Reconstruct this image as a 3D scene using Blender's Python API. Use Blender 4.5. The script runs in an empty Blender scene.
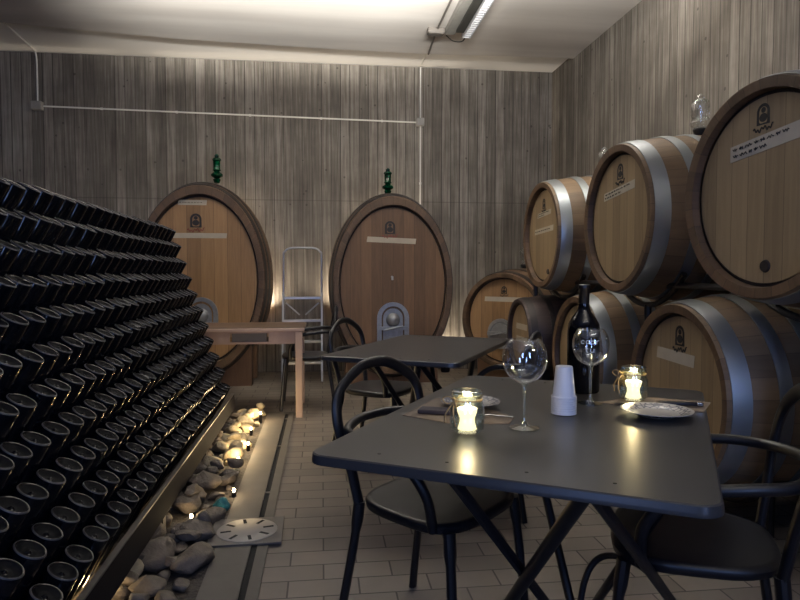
import bpy, bmesh, math, random
from mathutils import Vector, Matrix
R = math.radians; PI = math.pi
rnd = random.Random(7)
S = bpy.context.scene
COL = S.collection

# ------------------------------------------------------------------ camera, world, light, exposure
cam_d = bpy.data.cameras.new('camera'); cam = bpy.data.objects.new('camera', cam_d); COL.objects.link(cam)
cam.location = (0, 0, 1.15); cam.rotation_euler = (R(90 - 2.4157), 0, R(-6.9425))
cam_d.lens = 28.8; cam_d.sensor_width = 36; cam_d.clip_start = .02
S.camera = cam
w = bpy.data.worlds.new('world'); S.world = w; w.use_nodes = True
w.node_tree.nodes['Background'].inputs[0].default_value = (.30, .42, .75, 1)
w.node_tree.nodes['Background'].inputs[1].default_value = .08
S.view_settings.view_transform = 'Standard'; S.view_settings.look = 'None'
S.view_settings.exposure = 0.0; S.view_settings.gamma = 1; S.view_settings.use_curve_mapping = False
try:
    S.cycles.use_denoising = True; S.cycles.max_bounces = 8; S.cycles.transparent_max_bounces = 16
    S.cycles.sample_clamp_indirect = 4; S.cycles.caustics_refractive = False; S.cycles.caustics_reflective = False
except Exception: pass

def light(name, kind, loc, energy, color, rot=(0, 0, 0), size=None, size_y=None, radius=None, parent=None, spot=None, spread=None):
    d = bpy.data.lights.new(name, kind); d.energy = energy; d.color = color
    if kind == 'AREA':
        d.size = size
        if size_y: d.shape = 'RECTANGLE'; d.size_y = size_y
        if spread: d.spread = spread
    else: d.shadow_soft_size = radius or .02
    if spot: d.spot_size = spot; d.spot_blend = .7
    o = bpy.data.objects.new(name, d); COL.objects.link(o); o.location = loc; o.rotation_euler = rot
    if parent: o.parent = parent
    return o
WARM = (1, .85, .66); NEUT = (1, .97, .90); BLUE = (.32, .48, 1)
E_UP, E_DOWN, E_DAY = 150, 7, 34
# the window behind the camera: blue dusk daylight
light('dusk_daylight_left', 'AREA', (-1.35, -1.93, 1.75), E_DAY, BLUE, (R(90), 0, 0), .45, 1.3)
light('dusk_daylight_right', 'AREA', (1.05, -1.93, 1.75), E_DAY, BLUE, (R(90), 0, 0), .45, 1.3)

# ------------------------------------------------------------------ helpers
def lin(r, g, b):
    f = lambda c: (c/255/12.92) if c/255 <= .04045 else ((c/255+.055)/1.055)**2.4
    return (f(r), f(g), f(b), 1)
class N:
    def __init__(s, name):
        s.m = bpy.data.materials.new(name); s.m.use_nodes = True; s.t = s.m.node_tree
        s.b = s.t.nodes['Principled BSDF']; s.out = s.t.nodes['Material Output']
    def n(s, typ, ins=None, **kw):
        x = s.t.nodes.new(typ)
        for k, v in kw.items(): setattr(x, k, v)
        for k, v in (ins or {}).items():
            if isinstance(v, bpy.types.NodeSocket): s.t.links.new(v, x.inputs[k])
            else: x.inputs[k].default_value = v
        return x
    def math(s, op, a, b=0, c=0): return s.n('ShaderNodeMath', {0: a, 1: b, 2: c}, operation=op).outputs[0]
    def mix(s, f, a, b, blend='MIX'):
        x = s.n('ShaderNodeMix', data_type='RGBA', blend_type=blend)
        for k, v in ((0, f), (6, a), (7, b)):
            if isinstance(v, bpy.types.NodeSocket): s.t.links.new(v, x.inputs[k])
            else: x.inputs[k].default_value = v
        return x.outputs[2]
    def ramp(s, f, pts):
        x = s.n('ShaderNodeValToRGB', {0: f}); e = x.color_ramp.elements
        while len(e) < len(pts): e.new(.5)
        for i, (p, c) in enumerate(pts): e[i].position = p; e[i].color = c
        return x.outputs[0]
    def set(s, **kw):
        for k, v in kw.items():
            k = k.replace('_', ' ')
            if isinstance(v, bpy.types.NodeSocket): s.t.links.new(v, s.b.inputs[k])
            else: s.b.inputs[k].default_value = v
        return s.m
def plain(name, col, rough=.5, metal=0, var=.12, scale=20, bump=0, **kw):
    a = N(name); tc = a.n('ShaderNodeTexCoord').outputs['Object']
    nz = a.n('ShaderNodeTexNoise', {'Vector': tc, 'Scale': scale, 'Detail': 4}).outputs[0]
    lo = tuple(c*(1-var*1.5) for c in col[:3]) + (1,); hi = tuple(min(1, c*(1+var*1.5)) for c in col[:3]) + (1,)
    a.set(Base_Color=a.mix(nz, lo, hi), Roughness=rough, Metallic=metal, **kw)
    if bump:
        b = a.n('ShaderNodeBump', {'Height': nz, 'Strength': bump, 'Distance': .01}); a.t.links.new(b.outputs[0], a.b.inputs['Normal'])
    return a.m
def concrete(name, axis):
    a = N(name); tc = a.n('ShaderNodeTexCoord').outputs['Object']
    sp = a.n('ShaderNodeSeparateXYZ', {0: tc}); h = sp.outputs[axis]; z = sp.outputs[2]
    W = .108
    q = a.math('DIVIDE', h, W); seam = a.math('FLOOR', a.math('DIVIDE', z, 1.98))
    i = a.math('FLOOR', q); fr = a.math('FRACT', q)
    wn = a.n('ShaderNodeTexWhiteNoise', {'W': i}, noise_dimensions='1D').outputs[0]
    cb = a.n('ShaderNodeCombineXYZ', {0: a.math('MULTIPLY', h, 38), 1: a.math('MULTIPLY', z, 1.3), 2: i})
    st = a.n('ShaderNodeTexNoise', {'Vector': cb.outputs[0], 'Scale': 1, 'Detail': 5, 'Roughness': .65}).outputs[0]
    bl = a.n('ShaderNodeTexNoise', {'Vector': tc, 'Scale': 1.6, 'Detail': 5, 'Roughness': .6}).outputs[0]
    v = a.math('ADD', a.math('ADD', a.math('MULTIPLY', wn, .16), a.math('MULTIPLY', st, .75)), a.math('MULTIPLY', bl, .5))
    c = a.ramp(v, [(.42, lin(70, 65, 59)), (.68, lin(118, 111, 102)), (.95, lin(172, 165, 154))])
    jit = a.math('MULTIPLY_ADD', wn, .07, .03)
    groove = a.math('LESS_THAN', fr, jit)
    c = a.mix(a.math('MULTIPLY', groove, .8), c, lin(50, 44, 38))
    sf = a.math('LESS_THAN', a.math('FRACT', a.math('DIVIDE', z, 1.98)), .006)
    c = a.mix(a.math('MULTIPLY', sf, .35), c, lin(60, 55, 48))
    pits = a.n('ShaderNodeTexVoronoi', {'Vector': tc, 'Scale': 5.5}).outputs[0]
    pit = a.math('LESS_THAN', pits, .07)
    c = a.mix(a.math('MULTIPLY', pit, .55), c, lin(48, 42, 38))
    hh = a.math('SUBTRACT', a.math('ADD', a.math('MULTIPLY', st, .5), a.math('MULTIPLY', wn, .5)), groove)
    b = a.n('ShaderNodeBump', {'Height': hh, 'Strength': .7, 'Distance': .012})
    a.t.links.new(b.outputs[0], a.b.inputs['Normal'])
    return a.set(Base_Color=c, Roughness=.85)
def wood(name, c0, c1, mode='plank', width=.1, n=30, rough=.55, grain=1.0):
    a = N(name); tc = a.n('ShaderNodeTexCoord').outputs['Object']; oi = a.n('ShaderNodeObjectInfo').outputs['Random']
    sp = a.n('ShaderNodeSeparateXYZ', {0: tc})
    if mode == 'plank': q = a.math('DIVIDE', sp.outputs[0], width); lx, ly = sp.outputs[0], sp.outputs[2]; sc = (26, 2.0)
    elif mode == 'stave':
        q = a.math('MULTIPLY', a.math('ARCTAN2', sp.outputs[0], sp.outputs[2]), n/(2*PI)); lx, ly = q, sp.outputs[1]; sc = (2.2, 2.5)
    else: q = a.math('DIVIDE', sp.outputs[1], width); lx, ly = sp.outputs[1], sp.outputs[0]; sc = (26, 2.0)
    i = a.math('ADD', a.math('FLOOR', q), a.math('MULTIPLY', oi, 91)); fr = a.math('FRACT', q)
    wn = a.n('ShaderNodeTexWhiteNoise', {'W': i}, noise_dimensions='1D').outputs[0]
    cb = a.n('ShaderNodeCombineXYZ', {0: a.math('MULTIPLY', lx, sc[0]), 1: a.math('MULTIPLY', ly, sc[1]), 2: i})
    st = a.n('ShaderNodeTexNoise', {'Vector': cb.outputs[0], 'Scale': 1.6, 'Detail': 5, 'Roughness': .6, 'Distortion': .6}).outputs[0]
    v = a.math('ADD', a.math('MULTIPLY', wn, .5), a.math('MULTIPLY', a.math('SUBTRACT', st, .2), grain*.8))
    c = a.ramp(v, [(.1, c0), (.95, c1)])
    g = a.math('LESS_THAN', fr, .035)
    c = a.mix(a.math('MULTIPLY', g, .55), c, tuple(x*.3 for x in c0[:3])+(1,))
    b = a.n('ShaderNodeBump', {'Height': a.math('SUBTRACT', st, g), 'Strength': .25, 'Distance': .004})
    a.t.links.new(b.outputs[0], a.b.inputs['Normal'])
    return a.set(Base_Color=c, Roughness=rough)
def thin_glass(name, tint=(1, 1, 1), edge=.55, base=.06, rough=.02):
    a = N(name); a.t.nodes.remove(a.b)
    lw = a.n('ShaderNodeLayerWeight', {0: .5}).outputs['Facing']
    f = a.math('MULTIPLY_ADD', a.math('POWER', lw, 2.2), edge, base)
    tr = a.n('ShaderNodeBsdfTransparent', {0: tint + (1,)}); gl = a.n('ShaderNodeBsdfGlossy', {0: (1, 1, 1, 1), 'Roughness': rough})
    mx = a.n('ShaderNodeMixShader', {0: f, 1: tr.outputs[0], 2: gl.outputs[0]})
    a.t.links.new(mx.outputs[0], a.out.inputs[0]); return a.m
def emit(name, col, strength):
    a = N(name); return a.set(Base_Color=(.8, .8, .8, 1), Emission_Color=col, Emission_Strength=strength)

M = {}
M['wall_x'] = concrete('board_marked_concrete_x', 0); M['wall_y'] = concrete('board_marked_concrete_y', 1)
def mk_floor():
    a = N('clay_pavers'); tc = a.n('ShaderNodeTexCoord').outputs['Object']
    br = a.n('ShaderNodeTexBrick', {'Vector': tc, 'Color1': lin(134, 124, 112), 'Color2': lin(116, 106, 96), 'Mortar': lin(66, 58, 52),
        'Scale': 1, 'Mortar Size': .0035, 'Mortar Smooth': .1, 'Brick Width': .26, 'Row Height': .125}, offset=.5)
    nz = a.n('ShaderNodeTexNoise', {'Vector': tc, 'Scale': 3, 'Detail': 6, 'Roughness': .65}).outputs[0]
    c = a.mix(.55, br.outputs[0], a.ramp(nz, [(.3, (.5, .5, .5, 1)), (.7, (1, 1, 1, 1))]), 'MULTIPLY')
    b = a.n('ShaderNodeBump', {'Height': br.outputs[1], 'Strength': .5, 'Distance': -.004}); a.t.links.new(b.outputs[0], a.b.inputs['Normal'])
    return a.set(Base_Color=c, Roughness=a.math('MULTIPLY_ADD', nz, .3, .45))
M['floor'] = mk_floor()
def mk_ceil():
    a = N('painted_ceiling'); tc = a.n('ShaderNodeTexCoord').outputs['Object']
    mp = a.n('ShaderNodeMapping', {0: tc, 3: (.25, 2.2, 1)}).outputs[0]
    nz = a.n('ShaderNodeTexNoise', {'Vector': mp, 'Scale': 1.5, 'Detail': 5}).outputs[0]
    return a.set(Base_Color=a.ramp(nz, [(.3, lin(198, 192, 186)), (.7, lin(222, 217, 211))]), Roughness=.8)
M['ceil'] = mk_ceil()
M['ceil_white'] = plain('white_ceiling_edge', lin(246, 244, 240), .8, var=.01, scale=3)
M['oak_head'] = wood('oak_head', lin(126, 106, 78), lin(168, 144, 108), 'plank', .085)
M['oak_stave'] = wood('oak_stave', lin(102, 82, 60), lin(140, 114, 84), 'stave', n=30)
M['oak_chime'] = wood('oak_chime', lin(72, 54, 38), lin(108, 82, 58), 'stave', n=30)
M['cask_head'] = wood('cask_head', lin(122, 92, 60), lin(174, 136, 94), 'plank', .13)
M['cask_head_d'] = wood('dark_cask_head', lin(84, 62, 42), lin(124, 94, 66), 'plank', .11)
M['cask_stave'] = wood('cask_stave', lin(84, 64, 48), lin(126, 100, 76), 'stave', n=44)
M['cask_chime'] = wood('cask_chime', lin(66, 50, 36), lin(98, 76, 54), 'stave', n=44)
M['dark_stave'] = wood('stained_stave', lin(44, 32, 30), lin(72, 56, 52), 'stave', n=26)
M['cradle'] = wood('cradle_timber', lin(92, 68, 50), lin(128, 98, 72), 'plank', .5)
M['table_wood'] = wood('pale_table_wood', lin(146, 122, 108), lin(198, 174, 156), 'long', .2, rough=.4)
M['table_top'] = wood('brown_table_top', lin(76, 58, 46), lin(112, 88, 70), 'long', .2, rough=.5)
M['groove'] = plain('croze_groove', lin(34, 22, 16), .8)
def mk_galv():
    a = N('galvanised_hoop'); tc = a.n('ShaderNodeTexCoord').outputs['Object']
    v = a.n('ShaderNodeTexVoronoi', {'Vector': tc, 'Scale': 26}).outputs['Color']
    nz = a.n('ShaderNodeTexNoise', {'Vector': tc, 'Scale': 9, 'Detail': 5}).outputs[0]
    c = a.mix(nz, a.mix(.35, lin(150, 156, 160), v, 'MULTIPLY'), lin(186, 190, 192))
    return a.set(Base_Color=a.mix(.75, c, lin(165, 170, 172)), Metallic=.85, Roughness=a.math('MULTIPLY_ADD', nz, .25, .3))
M['galv'] = mk_galv()
M['iron'] = plain('dark_iron', lin(58, 54, 52), .5, .6)
M['steel'] = plain('brushed_steel', lin(150, 152, 154), .42, .55, var=.2, scale=30)
M['alu'] = plain('aluminium', lin(190, 190, 190), .35, .9, var=.05)
M['tape'] = plain('masking_tape', lin(190, 180, 160), .7, var=.08)
M['ink'] = plain('black_ink', lin(22, 18, 18), .6)
M['redink'] = plain('red_ink', lin(120, 40, 32), .6)
M['black_rack'] = plain('black_painted_steel', lin(26, 26, 30), .4, .3)
M['chair'] = plain('black_chair_plastic', lin(15, 16, 22), .42, var=.04)
M['table'] = plain('charcoal_table_enamel', lin(54, 54, 56), .32, .1, var=.05, scale=60)
M['screw'] = plain('table_screw', lin(24, 24, 26), .4, .5)
def mk_bottle():
    a = N('dark_bottle_glass'); 
    return a.set(Base_Color=(.003, .004, .007, 1), Roughness=.10, Specular_IOR_Level=.2)
M['bottle'] = mk_bottle()
M['bottle_rim'] = plain('dusty_glass_rim', lin(58, 58, 64), .5)  # grey ring puts the rim's edge reflection into the colour
M['bottle_punt'] = plain('dull_bottle_punt', lin(9, 10, 16), .6, Specular_IOR_Level=.08)
M['rack_wood'] = plain('dark_rack_board', lin(18, 17, 22), .8, Specular_IOR_Level=.12)
M['rack_edge'] = plain('worn_metal_edge', lin(120, 116, 112), .35, .8)  # paler metal than the dark boards
def stone_m(name, a0, a1):
    a = N(name); tc = a.n('ShaderNodeTexCoord').outputs['Object']; oi = a.n('ShaderNodeObjectInfo').outputs['Random']
    nz = a.n('ShaderNodeTexNoise', {'Vector': tc, 'Scale': 14, 'Detail': 7, 'Roughness': .65, 'Distortion': .4}).outputs[0]
    c = a.ramp(nz, [(.3, a0), (.7, a1)]); c = a.mix(a.math('MULTIPLY', oi, .45), c, lin(78, 70, 64))
    b = a.n('ShaderNodeBump', {'Height': nz, 'Strength': .8, 'Distance': .02}); a.t.links.new(b.outputs[0], a.b.inputs['Normal'])
    return a.set(Base_Color=c, Roughness=.75)
M['stone'] = stone_m('river_stone', lin(78, 70, 60), lin(122, 110, 96))
M['stone_pale'] = stone_m('pale_stone', lin(168, 150, 116), lin(214, 200, 166))  # cream tone holds the glow of the bed lamps in the colour
M['stone_teal'] = stone_m('teal_stone', lin(16, 78, 84), lin(36, 124, 128))
M['gravel'] = plain('dark_gravel', lin(58, 52, 46), .9, scale=60, var=.5, bump=.8)
M['border'] = plain('grey_concrete_border', lin(84, 79, 73), .7, scale=12)
M['black'] = plain('black_void', lin(6, 6, 6), .9)
M['drain'] = plain('grey_drain_plastic', lin(150, 144, 136), .5)
M['drain_frame'] = plain('grey_drain_frame', lin(98, 92, 86), .6)
M['glass'] = thin_glass('clear_glass', (.97, .98, .985), .75, .09)
M['jar_glass'] = thin_glass('jar_glass', (.90, .95, .91), .75, .16, .08)
def mk_green():
    a = N('green_glass'); return a.set(Base_Color=(.0, .06, .02, 1), Roughness=.08, Transmission_Weight=.35, IOR=1.45)
M['green'] = mk_green()
M['rubber'] = plain('black_rubber', lin(14, 14, 14), .6)
M['cup'] = plain('white_plastic', lin(222, 222, 226), .4, var=.02)
M['paper'] = plain('brown_paper', lin(112, 98, 84), .8, scale=120, var=.06)
M['twine'] = plain('jute_twine', lin(150, 128, 92), .9)
M['wine'] = plain('wine_bottle_glass', lin(10, 10, 14), .1, var=0)
M['foil'] = plain('black_foil', lin(14, 13, 16), .35)
M['napkin'] = plain('dark_napkin', lin(52, 46, 56), .8)
M['knife'] = plain('knife_steel', lin(190, 190, 190), .2, 1, var=.02)
M['white_ink'] = plain('white_marker', lin(225, 230, 240), .5)
M['pvc'] = plain('pale_conduit', lin(232, 230, 224), .5, var=.04)
M['pvc_d'] = plain('grey_conduit', lin(104, 98, 92), .5)
M['box'] = plain('junction_box_plastic', lin(150, 146, 140), .5)
M['fix'] = plain('fixture_enamel', lin(150, 148, 142), .4)
M['fix_d'] = plain('fixture_gear_tray', lin(60, 60, 56), .5)
M['candle'] = emit('candle_wax_lit', (1, .80, .50, 1), 2.2)
M['flame'] = emit('candle_flame', (1, .82, .5, 1), 12)
M['led'] = emit('warm_led', (1, .78, .45, 1), 40)
M['tube'] = emit('pendant_diffuser', (1, .94, .85, 1), 2)  # underside of the added fill lamps
def mk_plate():
    a = N('patterned_plate'); tc = a.n('ShaderNodeTexCoord').outputs['Object']; sp = a.n('ShaderNodeSeparateXYZ', {0: tc})
    r = a.math('SQRT', a.math('ADD', a.math('MULTIPLY', sp.outputs[0], sp.outputs[0]), a.math('MULTIPLY', sp.outputs[1], sp.outputs[1])))
    ring = a.math('MULTIPLY', a.math('GREATER_THAN', r, .06), a.math('LESS_THAN', r, .088))
    v = a.n('ShaderNodeTexVoronoi', {'Vector': tc, 'Scale': 62}, feature='DISTANCE_TO_EDGE').outputs[0]
    k = a.math('MULTIPLY', ring, a.math('LESS_THAN', v, .13))
    return a.set(Base_Color=a.mix(a.math('MULTIPLY', k, .65), lin(196, 192, 184), lin(50, 58, 84)), Roughness=.2)
M['plate'] = mk_plate()

def tag(o, label=None, cat=None, group=None, kind=None):
    if label: o['label'] = label
    if cat: o['category'] = cat
    if group: o['group'] = group
    if kind: o['kind'] = kind
    return o
def empty(name, loc, rz=0, label=None, cat=None, group=None):
    o = bpy.data.objects.new(name, None); COL.objects.link(o); o.location = loc; o.rotation_euler = (0, 0, rz); o.empty_display_size = .1
    return tag(o, label, cat, group)
def obj(name, bm, mats, parent=None, smooth=40, loc=None, rot=None, bevel=0):
    me = bpy.data.meshes.new(name)
    bmesh.ops.recalc_face_normals(bm, faces=bm.faces[:]) if not getattr(bm, '_keep', False) else None
    bm.to_mesh(me); bm.free()
    if not isinstance(mats, (list, tuple)): mats = [mats]
    for m in mats: me.materials.append(M[m] if isinstance(m, str) else m)
    if smooth:
        me.polygons.foreach_set('use_smooth', [True]*len(me.polygons)); me.set_sharp_from_angle(angle=R(smooth))
    o = bpy.data.objects.new(name, me); COL.objects.link(o)
    if parent: o.parent = parent
    if loc: o.location = loc
    if rot: o.rotation_euler = rot
    if bevel:
        md = o.modifiers.new('bevel', 'BEVEL'); md.width = bevel; md.segments = 2; md.limit_method = 'ANGLE'
    return o
def BM(): return bmesh.new()
def box(bm, c, s, rot=None, mat=0):
    m = Matrix.Translation(c) @ (rot.to_4x4() if rot else Matrix.Identity(4)) @ Matrix.Diagonal((*s, 1))
    r = bmesh.ops.create_cube(bm, size=1, matrix=m)
    for f in {f for v in r['verts'] for f in v.link_faces}: f.material_index = mat
    return bm
def bx(c, s, **k): return box(BM(), c, s, **k)
def lathe(prof, seg=48, bm=None, axis='z', sx=1, sz=1, mats=None, off=(0, 0, 0)):
    """prof: list of (radius, height); closed where radius is 0"""
    bm = bm or BM(); rings = []
    def pt(r, h, a):
        x, y = r*math.sin(a), r*math.cos(a)
        p = (x*sx, h, y*sz) if axis == 'y' else (x*sx, y*sz, h)
        return Vector(p) + Vector(off)
    for r, h in prof:
        if r < 1e-6: rings.append([bm.verts.new(pt(0, h, 0))])
        else: rings.append([bm.verts.new(pt(r, h, 2*PI*k/seg)) for k in range(seg)])
    for j in range(len(rings)-1):
        A, B = rings[j], rings[j+1]
        for k in range(seg):
            k2 = (k+1) % seg
            if len(A) == 1 and len(B) == 1: continue
            if len(A) == 1: f = bm.faces.new((A[0], B[k], B[k2]))
            elif len(B) == 1: f = bm.faces.new((A[k], A[k2], B[0]))
            else: f = bm.faces.new((A[k], A[k2], B[k2], B[k]))
            if mats: f.material_index = mats[j]
    return bm
def smooth_path(pts, n=6, closed=False):
    P = [Vector(p) for p in pts]; out = []; L = len(P)
    for i in range(L if closed else L-1):
        if closed: a, b, c, d = P[(i-1) % L], P[i], P[(i+1) % L], P[(i+2) % L]
        else: a, b, c, d = P[max(i-1, 0)], P[i], P[i+1], P[min(i+2, L-1)]
        for k in range(n):
            t = k/n
            out.append(.5*((2*b)+(c-a)*t+(2*a-5*b+4*c-d)*t*t+(3*b-a-3*c+d)*t**3))
    if not closed: out.append(P[-1])
    return out
def tube(pts, r, bm=None, seg=10, closed=False, flat=1.0, up=None, cap=True):
    """sweep; r number or list; flat scales the section across `up`"""
    bm = bm or BM(); P = [Vector(p) for p in pts]; n = len(P); rings = []; nrm = None
    for i in range(n):
        if closed: t = (P[(i+1) % n]-P[i-1])
        else: t = P[min(i+1, n-1)]-P[max(i-1, 0)]
        t.normalize()
        if up is not None: nrm = Vector(up) - t*t.dot(Vector(up))
        elif nrm is None:
            u = Vector((0, 0, 1)) if abs(t.z) < .9 else Vector((1, 0, 0)); nrm = u - t*t.dot(u)
        else: nrm = nrm - t*t.dot(nrm)
        if nrm.length < 1e-5: nrm = t.orthogonal()
        nrm.normalize(); b = t.cross(nrm); rr = r[min(i, len(r)-1)] if isinstance(r, (list, tuple)) else r
        rings.append([bm.verts.new(P[i]+nrm*math.cos(2*PI*k/seg)*rr*flat+b*math.sin(2*PI*k/seg)*rr) for k in range(seg)])
    for i in range(n if closed else n-1):
        A, B = rings[i], rings[(i+1) % n]
        for k in range(seg): bm.faces.new((A[k], A[(k+1) % seg], B[(k+1) % seg], B[k]))
    if cap and not closed: bm.faces.new(rings[0]); bm.faces.new(rings[-1])
    return bm
def prism(poly, t, plane='xz', bm=None, off=0, mat=0):
    """extrude a polygon (x,z) along y by t, or (x,y) along z"""
    bm = bm or BM()
    f = (lambda p, d: (p[0], off+d, p[1])) if plane == 'xz' else (lambda p, d: (p[0], p[1], off+d))
    a = [bm.verts.new(f(p, 0)) for p in poly]; b = [bm.verts.new(f(p, t)) for p in poly]
    fs = [bm.faces.new(a), bm.faces.new(b)]
    for i in range(len(poly)): fs.append(bm.faces.new((a[i], a[(i+1) % len(poly)], b[(i+1) % len(poly)], b[i])))
    for q in fs: q.material_index = mat
    return bm
def round_rect(x0, y0, x1, y1, r, n=6):
    pts = []
    for cx, cy, a0 in ((x1-r, y1-r, 0), (x0+r, y1-r, 90), (x0+r, y0+r, 180), (x1-r, y0+r, 270)):
        for k in range(n+1): a = R(a0+90*k/n); pts.append((cx+r*math.cos(a), cy+r*math.sin(a)))
    return pts
def copy_tree(o, parent=None):
    c = o.copy(); COL.objects.link(c)
    if parent: c.parent = parent
    for ch in o.children: copy_tree(ch, c)
    return c

# ------------------------------------------------------------------ the room
XL, XR, YB, YF, ZC = -4.4, 2.75, 7.5, -2.0, 3.5
def struct(name, bm, m, smooth=0): return tag(obj(name, bm, m, smooth=smooth), kind='structure')
struct('floor', bx(((XL+XR)/2, (YB+YF)/2, -.05), (XR-XL+.4, YB-YF+.4, .1)), 'floor')
struct('wall_back', bx(((XL+XR)/2, YB+.1, 1.8), (XR-XL, .2, 3.6)), 'wall_x')
struct('wall_right', bx((XR+.1, (YB+YF)/2, 1.8), (.2, YB-YF+.4, 3.6)), 'wall_y')
struct('wall_left', bx((XL-.1, (YB+YF)/2, 1.8), (.2, YB-YF+.4, 3.6)), 'wall_y')
wb = BM()   # wall behind the camera with two window openings
for x0, x1, z0, z1 in ((XL, -1.9, 0, 3.6), (-.8, .5, 0, 3.6), (1.6, XR, 0, 3.6), (-1.9, -.8, 0, 1.0), (-1.9, -.8, 2.5, 3.6), (.5, 1.6, 0, 1.0), (.5, 1.6, 2.5, 3.6)):
    box(wb, ((x0+x1)/2, YF-.1, (z0+z1)/2), (x1-x0, .2, z1-z0))
struct('wall_front', wb, 'wall_x')
for k, cx in enumerate((-1.35, 1.05)):
    fr = BM()
    for dx in (-.53, 0, .53): box(fr, (cx+dx, YF-.1, 1.75), (.05, .06, 1.5))
    for z in (1.02, 2.48): box(fr, (cx, YF-.1, z), (1.1, .06, .05))
    wf = struct('window_%d' % (k+1), fr, 'black_rack')
    obj('pane', bx((cx, YF-.1, 1.75), (1.06, .006, 1.44)), 'glass', wf)
# main ceiling slab stops short of the back wall, the white edge strip is a little higher
cb_ = BM()
edge = [(-4.6, 6.30), (-3.0, 6.52), (-1.4, 6.76), (0, 6.86), (1.1, 6.90), (2.0, 6.86), (3.0, 6.84)]
prism([(-4.6, YF-.2), (3.0, YF-.2)] + edge[::-1], .25, 'xy', cb_, off=ZC)
struct('ceiling', cb_, 'ceil')
struct('trim_1', bx(((XL+XR)/2, 6.9, ZC+.10), (XR-XL+.4, 1.6, .1)), 'ceil_white')

# added fill lamps, hung out of view to brighten ceiling and room
def fill_pendant(x, y, z, ln, label, up, down, tilt=0, spread=180):
    t = empty('pendant_light', (x, y, z), 0, label, 'lamp', 'linear pendant lamps')
    obj('housing', bx((0, 0, 0), (ln, .12, .06)), 'fix', t, bevel=.006)
    obj('diffuser', bx((0, 0, -.035), (ln-.04, .09, .012)), 'tube', t)
    for s in (-1, 1): obj('wire', tube([(s*ln*.42, 0, .03), (s*ln*.42, 0, ZC-z)], .002, seg=6), 'steel', t)
    light('lamp_up', 'AREA', (0, .0, .07), up, NEUT, (R(180-tilt), 0, 0), ln, .10, parent=t, spread=R(spread))
    light('lamp_down', 'AREA', (0, 0, -.05), down, NEUT, (0, 0, 0), ln, .09, parent=t)
fill_pendant(1.45, 3.95, 3.0, 1.2, 'long grey pendant lamp hanging over the middle of the cellar, nearest the casks', E_UP*.42, E_DOWN, 30)
fill_pendant(-.35, 4.1, 3.0, 3.0, 'long grey pendant lamp hanging between the bottle rack and the tables', E_UP*.8, E_DOWN*.2, 60, 56)
fill_pendant(.8, .2, 2.85, 1.6, 'long grey pendant lamp hanging nearest the window wall', E_UP*.22, E_DOWN*.5)

# ------------------------------------------------------------------ uplights behind the casks
def uplight(loc, label, e, tilt=(R(155), 0, 0), col=WARM):
    t = empty('wall_uplight', loc, 0, label, 'lamp', 'uplights behind the casks')
    obj('body', lathe([(0, 0), (.05, 0), (.055, .02), (.055, .09), (.045, .09), (.04, .07), (0, .07)], 24), 'black_rack', t)
    obj('lens', lathe([(0, .072), (.038, .072)], 24), 'led', t)
    light('glow', 'SPOT', (0, 0, .11), e, col, (R(180), 0, 0), radius=.05, parent=t, spot=R(165))
uplight((-.70, 7.42, .62), 'small black uplight behind the right edge of the left cask', 46)
uplight((.27, 7.42, .62), 'small black uplight behind the left edge of the dark cask', 46)
uplight((-2.35, 7.34, 0), 'small black floor uplight at the back wall left of the left cask', 2)
uplight((1.42, 7.30, 0), 'small black floor uplight at the back wall right of the second big cask', 18)
uplight((-1.1, 7.42, 1.55), 'small black uplight behind the left cask', 14)
uplight((.72, 7.42, 1.50), 'small black uplight behind the dark cask', 14)
uplight((2.64, 2.80, 1.30), 'small black uplight on the right wall behind the near stacked barrels', 4, col=NEUT)
uplight((2.64, 4.0, 1.30), 'small black uplight on the right wall behind the far stacked barrels', 4, col=NEUT)

# ------------------------------------------------------------------ casks and barrels (local: head at y=0 facing -y, axis +y, centre of head at origin)
def emblem(parent, x, z, s, y, red=False):
    bm = BM(); n = 14
    o = [(-.5*s, 0), (-.5*s, .75*s)] + [(-.5*s*math.cos(PI*k/n), .75*s+.5*s*math.sin(PI*k/n)) for k in range(1, n)] + [(.5*s, .75*s), (.5*s, 0)]
    i = [(-.31*s, .1*s), (-.31*s, .75*s)] + [(-.31*s*math.cos(PI*k/n), .75*s+.31*s*math.sin(PI*k/n)) for k in range(1, n)] + [(.31*s, .75*s), (.31*s, .1*s)]
    A = [bm.verts.new((x+p[0], y-.0012, z+p[1])) for p in o]; B = [bm.verts.new((x+p[0], y-.0012, z+p[1])) for p in i]
    for k in range(len(A)): bm.faces.new((A[k], A[(k+1) % len(A)], B[(k+1) % len(A)], B[k]))
    for cz, r, rx in ((.86, .17, .17), (.42, .26, .30)):   # a bust in the arch
        prism([(x+rx*s*math.cos(2*PI*k/14), z+cz*s+r*s*math.sin(2*PI*k/14)) for k in range(14)], -.001, 'xz', bm, off=y-.0005)
    for sx in (-1, 1): prism([(x+sx*.5*s, z), (x+sx*.5*s, z+.34*s), (x+sx*.12*s, z)], -.001, 'xz', bm, off=y-.0006)
    obj('emblem', bm, 'ink', parent, smooth=0)
    pts = []                                               # the flowing line of script below it
    for k in range(46):
        u = k/45; pts.append((x+(-.75+1.5*u)*s, y-.001, z-.30*s+(.10*math.sin(u*34)+.08*math.sin(u*13+1))*s+.12*s*u))
    obj('script_line', tube(pts, .035*s, seg=5, up=(0, 1, 0)), 'redink' if red else 'ink', parent)
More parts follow.
